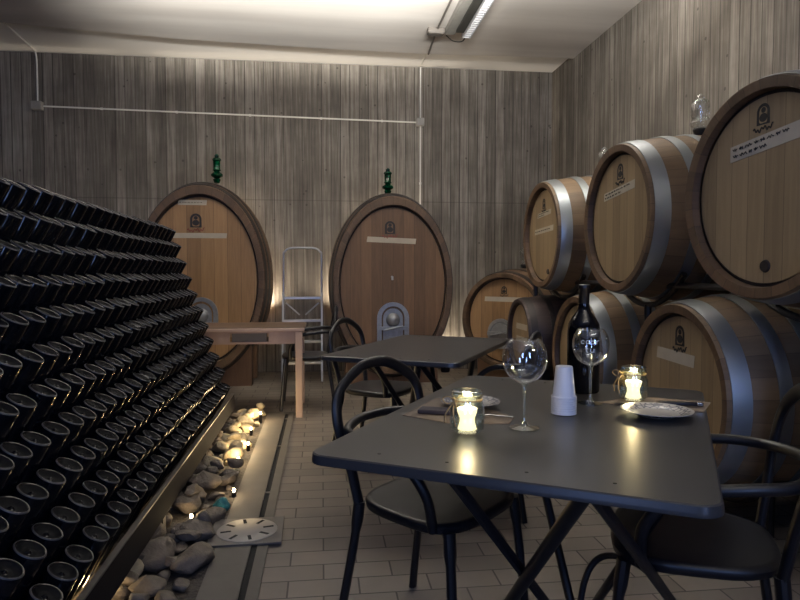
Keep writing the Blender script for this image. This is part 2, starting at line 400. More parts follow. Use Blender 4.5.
def tape(parent, x0, z0, x1, z1, h, y, lines=0):
    d = Vector((x1-x0, 0, z1-z0)); L = d.length; d.normalize(); n = Vector((-d.z, 0, d.x)); o = Vector((x0, y, z0))
    bm = BM(); top = [o+n*h/2+d*.006, o+n*h/2+d*L]; bot = [o-n*h/2, o-n*h/2+d*(L-.006)]
    q = [bm.verts.new(p+Vector((0, -.0018, 0))) for p in (bot[0], bot[1], top[1], top[0])]; q2 = [bm.verts.new(p) for p in (bot[0], bot[1], top[1], top[0])]
    bm.faces.new(q); bm.faces.new(q2)
    for k in range(4): bm.faces.new((q[k], q[(k+1) % 4], q2[(k+1) % 4], q2[k]))
    obj('tape', bm, 'tape', parent, smooth=0)
    if lines:
        bm = BM(); rr = random.Random(int(abs(x0)*1000)+lines)
        for r_ in range(lines):
            u = .05; vv = (h*.22 if r_ == 0 else -h*.2) if lines == 2 else 0
            end = .8 if r_ == 0 else .5
            while u < end:
                wl = rr.uniform(.03, .1)
                pts = [o+d*(L*(u+wl*k/6))+n*(vv+(h*.10)*math.sin(k*2.4+u*20))+Vector((0, -.0026, 0)) for k in range(7)]
                tube(pts, h*.035, bm, seg=4, up=(0, 1, 0)); u += wl+.03
        obj('handwriting', bm, 'ink', parent)
def barrel(name, loc, rz, rx, rz_, L, bulge, label, group, cat='barrel', style='barrique', hoops=(), hoop_mat='galv', head_m='oak_head', stave_m='oak_stave', chime_m='oak_chime', ch=.03, recess=.03):
    t = empty(name, loc, rz, label, cat, group)
    rr = lambda y: 1+bulge*(1-((y-L/2)/(L/2))**2)
    k = rz_/rx
    prof = [(rx-ch, recess), (rx-ch*.9, .004), (rx-.004, 0)] + [(rx*rr(L*i/18), L*i/18) for i in range(19)] + [(rx-.004, L), (rx-ch*.9, L-.004), (rx-ch, L-recess)]
    ms = [1, 1, 1] + [0]*18 + [1, 1, 1]
    obj('staves', lathe(prof, 72, axis='y', sz=k, mats=ms), [stave_m, chime_m], t, smooth=35)
    hd = obj('head', lathe([(0, recess), (rx-ch-.014, recess), (rx-ch-.013, recess+.004), (rx-ch+.001, recess+.006)], 72, axis='y', sz=k, mats=[0, 0, 1]), [head_m, 'groove'], t, smooth=0)
    obj('head', lathe([(0, L-recess), (rx-ch+.001, L-recess)], 72, axis='y', sz=k), head_m, t, smooth=0)
    for a, b in hoops:
        ra, rb = rx*rr(a)+.001, rx*rr(b)+.001; m = (ra+rb)/2+.003
        hb = lathe([(ra, a), (ra+.004, a), (m+.0025, (a+b)/2), (rb+.004, b), (rb, b)], 72, axis='y', sz=(ra*k)/ra)
        obj('hoop', hb, hoop_mat, t)
    return t, hd
def hoopset(L, edge=.02): return [(edge, edge+.075), (.20, .255), (.34, .385), (L-.385, L-.34), (L-.255, L-.20), (L-edge-.075, L-edge)]
def cradle(loc, w, h, L, rx, rz_, cz, label, group=None):
    t = empty('cask_cradle', loc, 0, label, 'stand', group)
    for y in (.12, L-.26):
        pts = [(-w/2, 0), (w/2, 0), (w/2, h)]
        n = 16; xs = [w/2*(1-2*i/n) for i in range(n+1)]
        for x in xs:
            zz = cz - (rz_*1.0)*math.sqrt(max(0, 1-(x/rx)**2)) - .004
            pts.append((x, min(h, zz)))
        pts.append((-w/2, h))
        q = []
        for p_ in pts:
            if not q or (abs(q[-1][0]-p_[0])+abs(q[-1][1]-p_[1])) > 1e-4: q.append(p_)
        obj('saddle', prism(q, .14, 'xz', off=y), 'cradle', t, smooth=0)
    for s in (-1, 1): obj('runner', bx((s*w*.32, L/2, .03), (.09, L-.3, .06)), 'cradle', t, smooth=0, bevel=.004)
    return t
def manway(parent, x, z, w_, h_, y, round_=False):
    t = obj('manway', BMdoor(x, z, w_, h_, y, round_), 'steel', parent, smooth=30)
    obj('door_leaf', (lathe([(0, y-.016), (w_*.34, y-.016), (w_*.37, y-.004)], 32, axis='y', off=(x, 0, z)) if round_ else dome_leaf(x, z, w_, h_, y)), 'steel', parent)
    bm = BM(); cz = z if round_ else z+h_*.42
    box(bm, (x, y-.035, cz), (w_*.9, .02, .035)); tube([(x, y, cz), (x, y-.06, cz)], .02, bm)
    tube([(x-w_*.3, y-.06, cz-.02), (x+w_*.3, y-.06, cz+.02)], .009, bm)
    obj('clamp_bar', bm, 'steel', parent)
    if not round_:
        bm = BM(); tube([(x, y, z+h_*.16), (x, y-.05, z+h_*.16), (x, y-.08, z+h_*.12)], .018, bm)
        tube([(x-.05, y-.05, z+h_*.2), (x+.05, y-.05, z+h_*.2)], .008, bm)
        box(bm, (x, y-.03, z+h_*.16), (.09, .02, .07))
        obj('drain_valve', bm, 'steel', parent)
def dome_leaf(x, z, w_, h_, y):
    bm = BM()
    prism(arch(x, z, w_*.62, h_*.78, h_*.08), -.006, 'xz', bm, off=y)
    lathe([(0, y-.05), (w_*.10, y-.045), (w_*.18, y-.025), (w_*.22, y-.006)], 28, bm, axis='y', off=(x, 0, z+h_*.60)); return bm
def arch(x, z, w_, h_, dz=0):
    n = 16; r = w_/2
    return [(x-r, z+dz), (x+r, z+dz)] + [(x+r*math.cos(PI*k/n), z+dz+h_-r+r*math.sin(PI*k/n)) for k in range(n+1)]
def BMdoor(x, z, w_, h_, y, round_):
    if round_: return lathe([(w_*.36, y), (w_*.36, y-.012), (w_*.4, y-.02), (w_*.5, y-.018), (w_*.5, y)], 40, axis='y', off=(x, 0, z))
    bm = BM(); A = arch(x, z, w_, h_); B = arch(x, z, w_*.72, h_*.86, h_*.05)
    a = [bm.verts.new((p[0], y-.018, p[1])) for p in A]; b = [bm.verts.new((p[0], y-.018, p[1])) for p in B]
    a2 = [bm.verts.new((p[0], y, p[1])) for p in A]; b2 = [bm.verts.new((p[0], y-.002, p[1])) for p in B]
    n = len(a)
    for k in range(n):
        j = (k+1) % n
        bm.faces.new((a[k], a[j], b[j], b[k])); bm.faces.new((a[k], a[j], a2[j], a2[k])); bm.faces.new((b[k], b[j], b2[j], b2[k]))
    return bm
def airlock(loc, h, green, label, group):
    t = empty('glass_airlock', loc, 0, label, 'airlock', group)
    obj('bung', lathe([(0, 0), (.026, 0), (.040, .035), (.036, .042), (0, .042)], 24), 'rubber' if not green else 'green', t)
    g = 'green' if green else 'glass'; s = h/.28; w_ = 1.15
    pr = [(0, .043), (.022, .045), (.046, .062), (.050, .085), (.034, .105), (.026, .112), (.040, .120), (.044, .135), (.044, .20), (.036, .222), (.022, .235), (.012, .243), (.018, .252), (.012, .266), (0, .278)]
    if green: pr = [(0, .043), (.022, .045), (.052, .066), (.052, .085), (.028, .105), (.024, .112), (.038, .122), (.030, .135), (.032, .21), (.040, .22), (.034, .236), (.018, .245), (.02, .262), (.010, .276), (0, .28)]
    obj('bubbler', lathe([(r*w_, z*s) for r, z in pr], 28), g, t)
    if not green:
        obj('inner_tube', lathe([(.020, .05), (.022, .11), (.028, .14), (.030, .19), (.02, .205), (0, .21)], 20), 'glass', t)
        for z in (.118*s, .224*s): obj('collar', lathe([(.030, z-.004), (.043, z-.002), (.043, z+.004), (.030, z+.006)], 24), 'jar_glass', t)
    return t

# two big oval casks against the back wall
C1 = (-1.195, 6.5, 1.08); C2 = (.725, 6.5, 1.02)
big_h = [(.03, .10), (.17, .24), (.62, .69), (.76, .83)]
t, hd = barrel('oval_cask', C1, 0, .62, .925, .86, .085, 'large oval oak cask with orange head, left of the stepladder', 'large oval casks at the back wall', 'cask', hoops=big_h, hoop_mat='iron', head_m='cask_head', stave_m='cask_stave', chime_m='cask_chime', ch=.058, recess=.05)
tape(hd, -.21, .765, .07, .765, .05, .05, 1); tape(hd, -.30, .44, .26, .44, .05, .05)
emblem(hd, -.04, .52, .11, .05, True)
manway(hd, 0, -.63, .33, .46, .05)
t, hd = barrel('oval_cask', C2, 0, .61, .905, .86, .08, 'large oval oak cask with dark brown head, right of the stepladder', 'large oval casks at the back wall', 'cask', hoops=big_h, hoop_mat='iron', head_m='cask_head_d', stave_m='cask_stave', chime_m='cask_chime', ch=.058, recess=.05)
tape(hd, -.27, .475, .24, .455, .055, .05); emblem(hd, -.03, .53, .105, .05, True)
manway(hd, .0, -.63, .33, .46, .05)
obj('sample_tap', tube([(-.01, .06, .09), (-.01, .02, .09), (-.01, .01, .06)], .012), 'steel', hd)
cradle((C1[0]+.0, 6.5, 0), .96, .42, .86, .635, .97, C1[2], 'timber cradle under the orange-headed oval cask', 'timber cask cradles')
cradle((C2[0]+.0, 6.5, 0), .96, .42, .86, .645, .955, C2[2], 'timber cradle under the dark-headed oval cask', 'timber cask cradles')
airlock((-1.07, 6.82, 2.075), .30, True, 'green glass airlock on top of the orange-headed oval cask', 'green glass airlocks')
airlock((.70, 6.82, 1.985), .28, True, 'green glass airlock on top of the dark-headed oval cask', 'green glass airlocks')
# medium cask turned in the corner
MC = Vector((1.68, 5.88, .70))
t, hd = barrel('oak_cask', MC, R(-48), .45, .45, .84, .10, 'round oak cask with steel hatch turned in the corner', None, 'cask', hoops=[(.03, .085), (.2, .25), (.6, .65), (.76, .81)], hoop_mat='iron', head_m='cask_head', stave_m='cask_stave', chime_m='cask_chime', ch=.045, recess=.05)
tape(hd, -.22, .20, .22, .20, .045, .05); emblem(hd, 0, .25, .06, .05)
manway(hd, -.03, -.13, .29, .29, .05, True)
k = empty('cask_cradle', (MC.x, MC.y, 0), R(-48), 'low timber cradle under the corner cask', 'stand')
for y in (.14, .60):
    pts = [(-.36, 0), (.36, 0), (.36, .40)] + [(x/100, .695-math.sqrt(.497**2-(x/100)**2)) for x in range(32, -33, -4)] + [(-.36, .40)]
    obj('saddle', prism(pts, .1, 'xz', off=y), 'cradle', k, smooth=0)
ax = Vector((math.sin(R(48)), math.cos(R(48)), 0))
airlock((MC.x+ax.x*.42, MC.y+ax.y*.42, 1.192), .23, False, 'clear glass airlock on the corner cask', 'clear glass airlocks')

# stacked barrels along the right wall: head faces -x
RZ = R(-90)
def side_barrel(x, y, z, r, label, grp, extra=0, **k):
    return barrel('wine_barrel', (x, y, z), RZ+extra, r, r, 1.0, .145, label, grp, hoops=hoopset(1.0), ch=.042, recess=.035, **k)
t, hd = side_barrel(1.60, 4.60, 1.43, .385, 'oak barrel in the upper row, farthest, with two short tapes on its head', 'oak barrels in the upper row')
emblem(hd, .0, .195, .06, .035); tape(hd, -.14, .15, .15, .165, .035, .035, 2); tape(hd, -.20, .03, .20, .045, .04, .035, 1)
obj('bung', lathe([(0, .028), (.018, .028), (.02, .035)], 16, axis='y', off=(.10, 0, -.27)), 'groove', hd)
t, hd = side_barrel(1.60, 3.38, 1.45, .40, 'middle oak barrel of the upper row under a clear airlock', 'oak barrels in the upper row')
emblem(hd, .0, .215, .07, .035); tape(hd, -.20, .135, .17, .172, .045, .035, 2)
t, hd = side_barrel(1.58, 2.18, 1.455, .398, 'nearest oak barrel of the upper row, head with a long written tape and dark stain', 'oak barrels in the upper row', R(6))
emblem(hd, -.015, .24, .062, .035); tape(hd, -.18, .155, .19, .195, .06, .035, 2)
obj('bung', lathe([(0, .028), (.020, .028), (.024, .035)], 16, axis='y', off=(.01, 0, -.28)), 'groove', hd)
t, hd = side_barrel(1.62, 3.97, .60, .395, 'lower row oak barrel behind the wine bottle', 'oak barrels in the lower row')
t, hd = side_barrel(1.60, 2.76, .60, .405, 'lower row oak barrel behind the right candle jar, with emblem and blank tape', 'oak barrels in the lower row')
emblem(hd, .0, .215, .075, .035); tape(hd, -.20, .165, .12, .155, .055, .035)
t, hd = side_barrel(1.66, 1.50, .60, .40, 'nearest oak barrel of the lower row behind the right chair', 'oak barrels in the lower row')
t, hd = barrel('small_barrel', (1.52, 4.86, .66), RZ, .285, .285, .80, .13, 'small dark-stained barrel with two tapes, in front of the corner cask', None, hoops=[(.02, .07), (.17, .21), (.59, .63), (.73, .78)], hoop_mat='iron', stave_m='dark_stave', chime_m='dark_stave', head_m='oak_head', ch=.03, recess=.03)
tape(hd, -.12, .07, .15, .07, .045, .03); tape(hd, -.12, -.03, .15, -.03, .045, .03)
airlock((2.10, 3.38, 1.912), .24, False, 'clear glass airlock on the middle barrel of the upper row', 'clear glass airlocks')
airlock((2.10, 4.60, 1.875), .22, False, 'clear glass airlock on the farthest barrel of the upper row', 'clear glass airlocks')
# steel racks carrying the barrels
def rack(y, zc, r, label, grp, up=False, rb=.46):
    t = empty('barrel_rack', (2.1, y, 0), 0, label, 'rack', grp)
    z0 = zc - rb - .022
    for x in (-.26, .26):
        rr = rb + .022
        pts = [(x, rr*math.sin(a), zc-rr*math.cos(a)) for a in [R(-46+92*i/12) for i in range(13)]]
        obj('cradle_arc', tube(pts, .018, seg=8), 'black_rack', t)
        zb = pts[0][2]
        for s in (-1, 1):
            obj('post', tube([(x, s*abs(pts[0][1]), zb), (x, s*(abs(pts[0][1])+.0), 0.0 if not up else zb-.16)], .018, seg=8), 'black_rack', t)
    for s in (-1, 1): obj('rail', tube([(-.5, s*.33, zb-.005), (.5, s*.33, zb-.005)], .018, seg=8), 'black_rack', t)
    return t
for y, l in ((3.97, 'black steel rack under the lower barrel behind the wine bottle'), (2.76, 'black steel rack under the lower barrel behind the candle jar'), (1.50, 'black steel rack under the nearest lower barrel')):
    rack(y, .60, .4, l, 'black steel barrel racks')
rk = empty('barrel_rack', (2.1, 3.4, 0), 0, 'long black steel rack carrying the whole upper barrel row', 'rack', 'black steel barrel racks')
for x in (-.30, .32):
    obj('rail', tube([(x, -2.2, 1.085), (x, 1.85, 1.085)], .016, seg=8), 'black_rack', rk)
    for y in (-1.24, -.02, 1.2): 
        cz = 1.455 if y < .5 else 1.43; rr = .482 if y < 1 else .465
        pts = [(x, y+rr*math.sin(a), cz-rr*math.cos(a)) for a in [R(-50+100*i/12) for i in range(13)]]
        obj('cradle_arc', tube(pts, .016, seg=8), 'black_rack', rk)
    for y in (-1.245, -.035, 1.85):
        obj('post', tube([(x, y, 0), (x, y, .975 if y < 1.5 else 1.085)], .02, seg=8), 'black_rack', rk)
k = empty('barrel_stand', (1.92, 4.86, 0), 0, 'black stand under the small dark barrel', 'stand')
for x in (-.25, .25):
    obj('saddle', prism([(-.24, 0), (.24, 0), (.24, .42)] + [(q/100, .66-math.sqrt(.326**2-(q/100)**2)) for q in range(20, -21, -4)] + [(-.24, .42)], .06, 'xz'), 'black_rack', k, smooth=0, loc=(x+.03, 0, 0), rot=(0, 0, R(90)))

# ------------------------------------------------------------------ stepladder
t = empty('step_ladder', (-.21, 6.74, 0), 0, 'aluminium stepladder with rounded hoop rail between the two big casks', 'ladder')
W = .205
obj('hoop_rail', tube(smooth_path([(-W, .30, .62), (-W, .34, 1.30), (-W+.015, .345, 1.38), (-W+.07, .35, 1.42), (0, .35, 1.425), (W-.07, .35, 1.42), (W-.015, .345, 1.38), (W, .34, 1.30), (W, .30, .62)], 5), .011), 'alu', t)
for s in (-1, 1):
    obj('front_rail', bx((0, 0, 0), (.022, .05, .97)), 'alu', t, loc=(s*W, .14, .475), rot=(R(-16), 0, 0), bevel=.003)
    obj('rear_leg', bx((0, 0, 0), (.02, .03, .93)), 'alu', t, loc=(s*W, .44, .46), rot=(R(8), 0, 0), bevel=.003)
for z in (.20, .42, .64, .88):
    obj('tread', bx((0, .02+z*.27, z), (2*W-.02, .09, .026)), 'alu', t, bevel=.004)
bm = BM()
for s in (-1, 1): tube([(s*W*.85, .20, .83), (s*.03, .20, .70)], .008, bm)
obj('brace', bm, 'alu', t)

# ------------------------------------------------------------------ wooden table at left
t = empty('wooden_table', (-.85, 5.42, 0), 0, 'pale wooden table with a drawer in its apron behind the bottle rack', 'table')
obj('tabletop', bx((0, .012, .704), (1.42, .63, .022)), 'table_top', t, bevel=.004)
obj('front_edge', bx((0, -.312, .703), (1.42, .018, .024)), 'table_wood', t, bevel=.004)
ap = BM()
for a, b in ((-.67, .13), (.43, .68)): box(ap, ((a+b)/2, -.29, .640), (b-a, .022, .10))
box(ap, (.28, -.29, .599), (.30, .022, .018)); box(ap, (.28, -.29, .683), (.30, .022, .014)); box(ap, (0, .29, .64), (1.34, .022, .10))
for s in (-1, 1): box(ap, (s*.67, 0, .64), (.022, .58, .10))
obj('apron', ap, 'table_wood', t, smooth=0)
dr = obj('drawer', bx((.28, -.282, .642), (.27, .02, .068)), 'drain_frame', t, bevel=.003)
for sx in (-1, 1):
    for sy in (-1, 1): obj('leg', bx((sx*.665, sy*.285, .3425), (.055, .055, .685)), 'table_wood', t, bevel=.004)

# ------------------------------------------------------------------ folding metal tables
def metal_table(cx, cy, rz, w, l, label):
    t = empty('folding_table', (cx, cy, 0), rz, label, 'table', 'charcoal metal folding tables')
    bm = prism(round_rect(-w/2, -l/2, w/2, l/2, .04), -.008, 'xy', off=.75)
    # turned-down lip, rounded at the top
    R0 = round_rect(-w/2, -l/2, w/2, l/2, .04); rings = []
    for d, z in ((0, .744), (.004, .741), (.006, .737), (.006, .728), (.003, .728)):
        Rr = round_rect(-w/2-d, -l/2-d, w/2+d, l/2+d, .04+d); rings.append([bm.verts.new((p[0], p[1], z)) for p in Rr])
    for i in range(len(rings)-1):
        n = len(R0)
        for k in range(n): bm.faces.new((rings[i][k], rings[i][(k+1) % n], rings[i+1][(k+1) % n], rings[i+1][k]))
    # soften outer top edge: ring from the top face to the lip
    top = [bm.verts.new((p[0], p[1], .7499)) for p in R0]; n = len(R0)
    mid = [bm.verts.new((p[0], p[1], .7475)) for p in round_rect(-w/2-.004, -l/2-.004, w/2+.004, l/2+.004, .044)]
    for k in range(n):
        j = (k+1) % n
        bm.faces.new((top[k], top[j], mid[j], mid[k])); bm.faces.new((mid[k], mid[j], rings[2][j], rings[2][k]))
    obj('tabletop', bm, 'table', t, smooth=35)
    k = w/.78; f = lambda x, v_, z: ((x-.39)*k, (v_-.595)*l/1.19, z)
    A, B_, C_, D_ = (.31, .03, .728), (.56, .04, .728), (.58, .03, .728), (.75, .40, .728)
    obj('leg', tube([f(*A), f(.47, .75, .008)], .011, seg=8, flat=1.3), 'chair', t)
    obj('leg', tube([f(*B_), f(.20, .70, .010)], .017, seg=12), 'chair', t)
    obj('leg', tube([f(*C_), f(.78, .96, .008)], .012, seg=8, flat=1.2), 'chair', t)
    obj('leg', tube([f(*D_), f(.46, .96, .010)], .014, seg=12), 'chair', t)
    obj('pivot_bolt', tube([f(.372, .37, .375), f(.372, .43, .335)], .008), 'steel', t)
    for x0, y0, x1, y1 in ((.10, .03, .70, .03), (.04, .10, .04, 1.09), (.75, .10, .75, 1.09), (.10, 1.16, .70, 1.16), (.04, .60, .75, .60)):
        obj('under_frame', tube([f(x0, y0, .7305), f(x1, y1, .7305)], .010, seg=8), 'chair', t)
    obj('leg', tube([f(.20, 1.15, .728), f(.47, .75, .010)], .014, seg=10), 'chair', t)
    obj('foot_hoop', tube(smooth_path([f(.70, .60, .29), f(.62, .72, .315), f(.52, .79, .29), f(.47, .78, .20), f(.455, .76, .01)], 6), .010), 'chair', t)
    bm = BM()
    for y in (-l/2+.06, l/2-.06):
        for x in (-.25, -.1, .06, .22): lathe([(0, .7515), (.0035, .7512), (.0045, .7502)], 10, bm, off=(x*w/.78, y, 0))
    obj('screws', bm, 'screw', t)
    return t
TA = R(-30.6); u = Vector((math.cos(TA), math.sin(TA), 0)); v = Vector((-math.sin(TA), math.cos(TA), 0))
c = Vector((-.034, 1.42, 0)) + u*.412 + v*.595
near = metal_table(c.x, c.y, TA, .824, 1.19, 'nearest charcoal metal table, laid with two candle jars')
TB = R(-28.5); ub = Vector((math.cos(TB), math.sin(TB), 0)); vb = Vector((-math.sin(TB), math.cos(TB), 0))
c2 = Vector((-.01, 3.115, 0)) + ub*.345 + vb*.56
metal_table(c2.x, c2.y, TB, .69, 1.14, 'empty charcoal metal table behind the nearest one')

# ------------------------------------------------------------------ chairs (local: facing +x)
def make_chair():
    t = empty('loop_chair', (0, 0, 0))
    pl = []
    for k in range(48):
        a = 2*PI*k/48; cs, sn = math.cos(a), math.sin(a); e = .62
        x = .205*abs(cs)**e*(1 if cs > 0 else -1); y = .215*abs(sn)**e*(1 if sn > 0 else -1)
        y *= 1+.10*(x/.2); pl.append((x, y))
    bm = BM(); rings = []
    for s, z in ((.90, .452), (.97, .451), (1.0, .443), (.985, .425), (.93, .418)): rings.append([bm.verts.new((p[0]*s, p[1]*s, z)) for p in pl])
    for i in range(len(rings)-1):
        for k in range(48): bm.faces.new((rings[i][k], rings[i][(k+1) % 48], rings[i+1][(k+1) % 48], rings[i+1][k]))
    cv = bm.verts.new((0, 0, .444)); 
    mid = [bm.verts.new((p[0]*.5, p[1]*.5, .446)) for p in pl]
    for k in range(48):
        bm.faces.new((cv, mid[k], mid[(k+1) % 48])); bm.faces.new((mid[k], rings[0][k], rings[0][(k+1) % 48], mid[(k+1) % 48]))
    bm.faces.new(rings[-1])
    obj('seat', bm, 'chair', t, smooth=50)
    for s in (-1, 1):
        obj('leg', tube(smooth_path([(.165, s*.185, .43), (.18, s*.195, .30), (.205, s*.215, .0)], 5), [.021]*4+[.016]*10, flat=.85), 'chair', t)
        obj('leg', tube(smooth_path([(-.185, s*.165, .435), (-.20, s*.175, .30), (-.25, s*.20, .0)], 5), [.021]*4+[.016]*10, flat=.85), 'chair', t)
    arc = [(-.185, -.165, .42), (-.205, -.185, .55), (-.225, -.215, .67), (-.245, -.195, .77), (-.258, -.09, .835), (-.262, 0, .85), (-.258, .09, .835), (-.245, .195, .77), (-.225, .215, .67), (-.205, .185, .55), (-.185, .165, .42)]
    obj('back_hoop', tube(smooth_path(arc, 6), .019, seg=12, flat=.7, up=(-1, 0, .2)), 'chair', t)
    ring = [(.125, -.205, .43), (.12, -.235, .54), (.04, -.25, .63), (-.09, -.245, .655), (-.20, -.20, .66), (-.262, -.09, .668), (-.272, 0, .67), (-.262, .09, .668), (-.20, .20, .66), (-.09, .245, .655), (.04, .25, .63), (.12, .235, .54), (.125, .205, .43)]
    obj('arm_loop', tube(smooth_path(ring, 6), .015, seg=12), 'chair', t)
    return t
ch = make_chair(); first = True
for x, y, a, l in ((.36, 1.965, -45, 'black loop-backed chair at the left side of the nearest table'),
                   (.985, 1.59, 152, 'black loop-backed chair at the right side of the nearest table'),
                   (.36, 3.93, -30, 'black loop-backed chair at the left side of the empty metal table'),
                   (-.14, 5.58, 180, 'black loop-backed chair at the end of the wooden table'),
                   (.80, 3.11, 151, 'black loop-backed chair at the right side of the empty metal table')):
    o = ch if first else copy_tree(ch); first = False
    o.location = (x, y, 0); o.rotation_euler = (0, 0, R(a)); tag(o, l, 'chair', 'black loop-backed chairs')

# ------------------------------------------------------------------ the bottle rack
YE = 5.05; TILT = R(28); NR = 11
rowx = lambda k: -1.125 + .0385*k; rowz = lambda k: 1.485 - .119*k
t = empty('riddling_rack', (-1.25, 3.2, 0), 0, 'long dark sloping rack packed with upturned bottles', 'rack')
Y0 = 1.2; ox, oz = -.325*math.sin(TILT), -.325*math.cos(TILT)
bm = BM(); p0 = (rowx(-1)+ox-.0, rowz(-1)+oz); p1 = (rowx(10)+ox, rowz(10)+oz)
q = [(p0[0]+1.25, p0[1]), (p1[0]+1.25, max(p1[1], .0)), (p1[0]+1.25-.03, 0), (p0[0]+1.25-.03, p0[1])]
prism(q, YE-Y0, 'xz', bm, off=Y0-3.2); obj('back_board', bm, 'rack_wood', t, smooth=0)
obj('side_frame', prism([(p0[0]+1.25-.03, p0[1]), (p1[0]+1.25-.04, 0), (-.9, 0)], .03, 'xz', off=YE-3.2), 'rack_wood', t, smooth=0)
obj('front_plank', prism([(.556, .115), (.578, .11), (.568, .212), (.548, .212)], YE-Y0, 'xz', off=Y0-3.2), 'rack_wood', t, smooth=0)
obj('edge_strip', prism([(.548, .213), (.570, .213), (.570, .219), (.548, .219)], YE-Y0-.02, 'xz', off=Y0-3.19), 'rack_edge', t, smooth=0)
for y in (1.95, 2.86, 3.9, 4.98):
    obj('leg', bx((.552, y-3.2, .052), (.018, .05, .104)), 'rack_edge' if y < 4.5 else 'rack_wood', t, smooth=0)
bp = lathe([(0, -.006), (.004, -.0075), (.009, -.014), (.024, -.010), (.037, -.002), (.0400, .0), (.0425, -.0010), (.0440, -.004), (.0440, -.165), (.042, -.19), (.033, -.225), (.021, -.25), (.0155, -.27), (.0145, -.288), (.017, -.291), (.017, -.300), (0, -.300)], 26, mats=[0, 0, 2, 2, 0, 1, 1, 0, 0, 0, 0, 0, 0, 0, 0, 0])
proto = obj('wine_bottle', bp, ['bottle', 'bottle_rim', 'bottle_punt'], smooth=70)
ords = ['topmost', 'second', 'third', 'fourth', 'fifth', 'sixth', 'seventh', 'eighth', 'ninth', 'tenth', 'lowest']
first = True; PIT = .121
for k in range(NR):
    X, Z = rowx(k), rowz(k)
    ys = YE-.05; n = 0
    ymin = max(1.62, abs(X)*640/335.0)
    while ys > ymin:
        o = proto if first else proto.copy()
        if not first: COL.objects.link(o)
        first = False
        o.location = (X+rnd.uniform(-.003, .003), ys, Z+rnd.uniform(-.004, .004)); o.rotation_euler = (rnd.uniform(-.02, .02), TILT+rnd.uniform(-.015, .015), 0)
        rn = ords[k] + ' row' if k not in (1, 2, 3, 4, 5, 6, 7, 8, 9) else ords[k] + ' row from the top'
        if n == 0: tag(o, 'dark upturned bottle, far end of the %s of the rack' % rn, 'bottle', 'bottles in the sloping rack')
        else: tag(o, 'dark upturned bottle along the %s of the rack' % rn, 'bottle', 'bottles in the %s of the sloping rack' % rn)
        n += 1; ys -= PIT if n % 8 else PIT+.022

# ------------------------------------------------------------------ stones, lights among them, drain
tag(obj('gravel', bx((-.72, 3.35, .005), (.56, 3.72, .01)), 'gravel', smooth=0), 'dark gravel under the river stones', 'gravel', kind='stuff')
struct('trim_2', bx((-.372, 3.05, .006), (.144, 4.5, .012)), 'border')
struct('trim_3', bx((-.252, 3.05, .005), (.044, 4.5, .010)), 'border')
struct('trim_4', bx((-.62, 5.26, .005), (.72, .08, .010)), 'border')
sd = empty('slot_drain', (-.287, 3.05, 0), 0, 'long black slot drain beside the stone bed', 'drain')
obj('channel', bx((0, 0, .002), (.026, 4.5, .004)), 'black', sd, smooth=0)
for yy in (-1.75, -.9, .3, 1.2, 2.0): obj('cross_tie', bx((0, yy, .006), (.026, .014, .006)), 'drain_frame', sd, smooth=0)
fd = empty('floor_drain', (-.332, 2.83, .012), R(1), 'round slotted drain cover in a square frame beside the stones', 'drain')
obj('frame', bx((0, 0, .004), (.31, .29, .008)), 'drain_frame', fd, smooth=0, bevel=.002)
cv = obj('cover', lathe([(0, .0125), (.125, .0125), (.13, .0105), (.13, .008)], 48), 'drain', fd, smooth=30)
sl = BM()
for k in range(8):
    a = k*PI/4+.2; box(sl, (.092*math.cos(a), .092*math.sin(a), .0128), (.045, .014, .001), rot=Matrix.Rotation(a, 3, 'Z'))
obj('slots', sl, 'black', cv, smooth=0)

def stone(x, y, z, s, m='stone', seed=0, asp=None):
    r_ = random.Random(seed); bm = BM(); bmesh.ops.create_icosphere(bm, subdivisions=3, radius=1)
    cuts = [(Vector((r_.gauss(0, 1), r_.gauss(0, 1), r_.gauss(0, 1))).normalized(), r_.uniform(.55, .85)) for _ in range(11)]
    ph = [r_.uniform(0, 6) for _ in range(6)]
    for q_ in bm.verts:
        p_ = q_.co
        for n_, d in cuts:
            e = p_.dot(n_)-d
            if e > 0: p_ -= n_*e*.96
        f = 1+.05*math.sin(3*p_.x+ph[0])+.05*math.sin(4*p_.y+ph[1])+.03*math.sin(7*p_.z+ph[2]); q_.co = p_*f
    ax_ = asp or (r_.uniform(.85, 1.2), r_.uniform(.7, 1.0), r_.uniform(.5, .72))
    rot = Matrix.Rotation(r_.uniform(0, 6.3), 3, 'Z') @ Matrix.Rotation(r_.uniform(-.35, .35), 3, 'X')
    for q_ in bm.verts: q_.co = rot @ Vector((q_.co.x*ax_[0]*s, q_.co.y*ax_[1]*s, q_.co.z*ax_[2]*s))
    mz = min(q_.co.z for q_ in bm.verts)
    return obj('river_stone', bm, m, loc=(x, y, z-mz), smooth=60)
placed = []
def try_stone(x, y, s, **k):
    placed.append((x, y, s)); return stone(x, y, k.pop('z', .0), s, **k)
special = [(-.535, 2.78, .092, 'stone', 'big squarish grey stone left of the drain frame'),
           (-.62, 3.42, .115, 'stone', 'largest rounded dark stone in the middle of the bed'),
           (-.73, 2.42, .085, 'stone_pale', 'pale jagged stone lit from below at the near end'),
           (-.80, 2.16, .075, 'stone_pale', 'pale glowing stone at the bottom of the bed'),
           (-.487, 3.12, .048, 'stone_teal', 'teal blue stone just beyond the drain frame'),
           (-.50, 2.50, .095, 'stone', 'flat dark stone near the drain frame, nearer the camera'),
           (-.52, 3.62, .07, 'stone', 'brown pointed stone above the bright spot lamp')]
for i, (x, y, s, m, l) in enumerate(special):
    tag(try_stone(x, y, s, m=m, seed=50+i), l, 'stone', 'river stones in the bed')
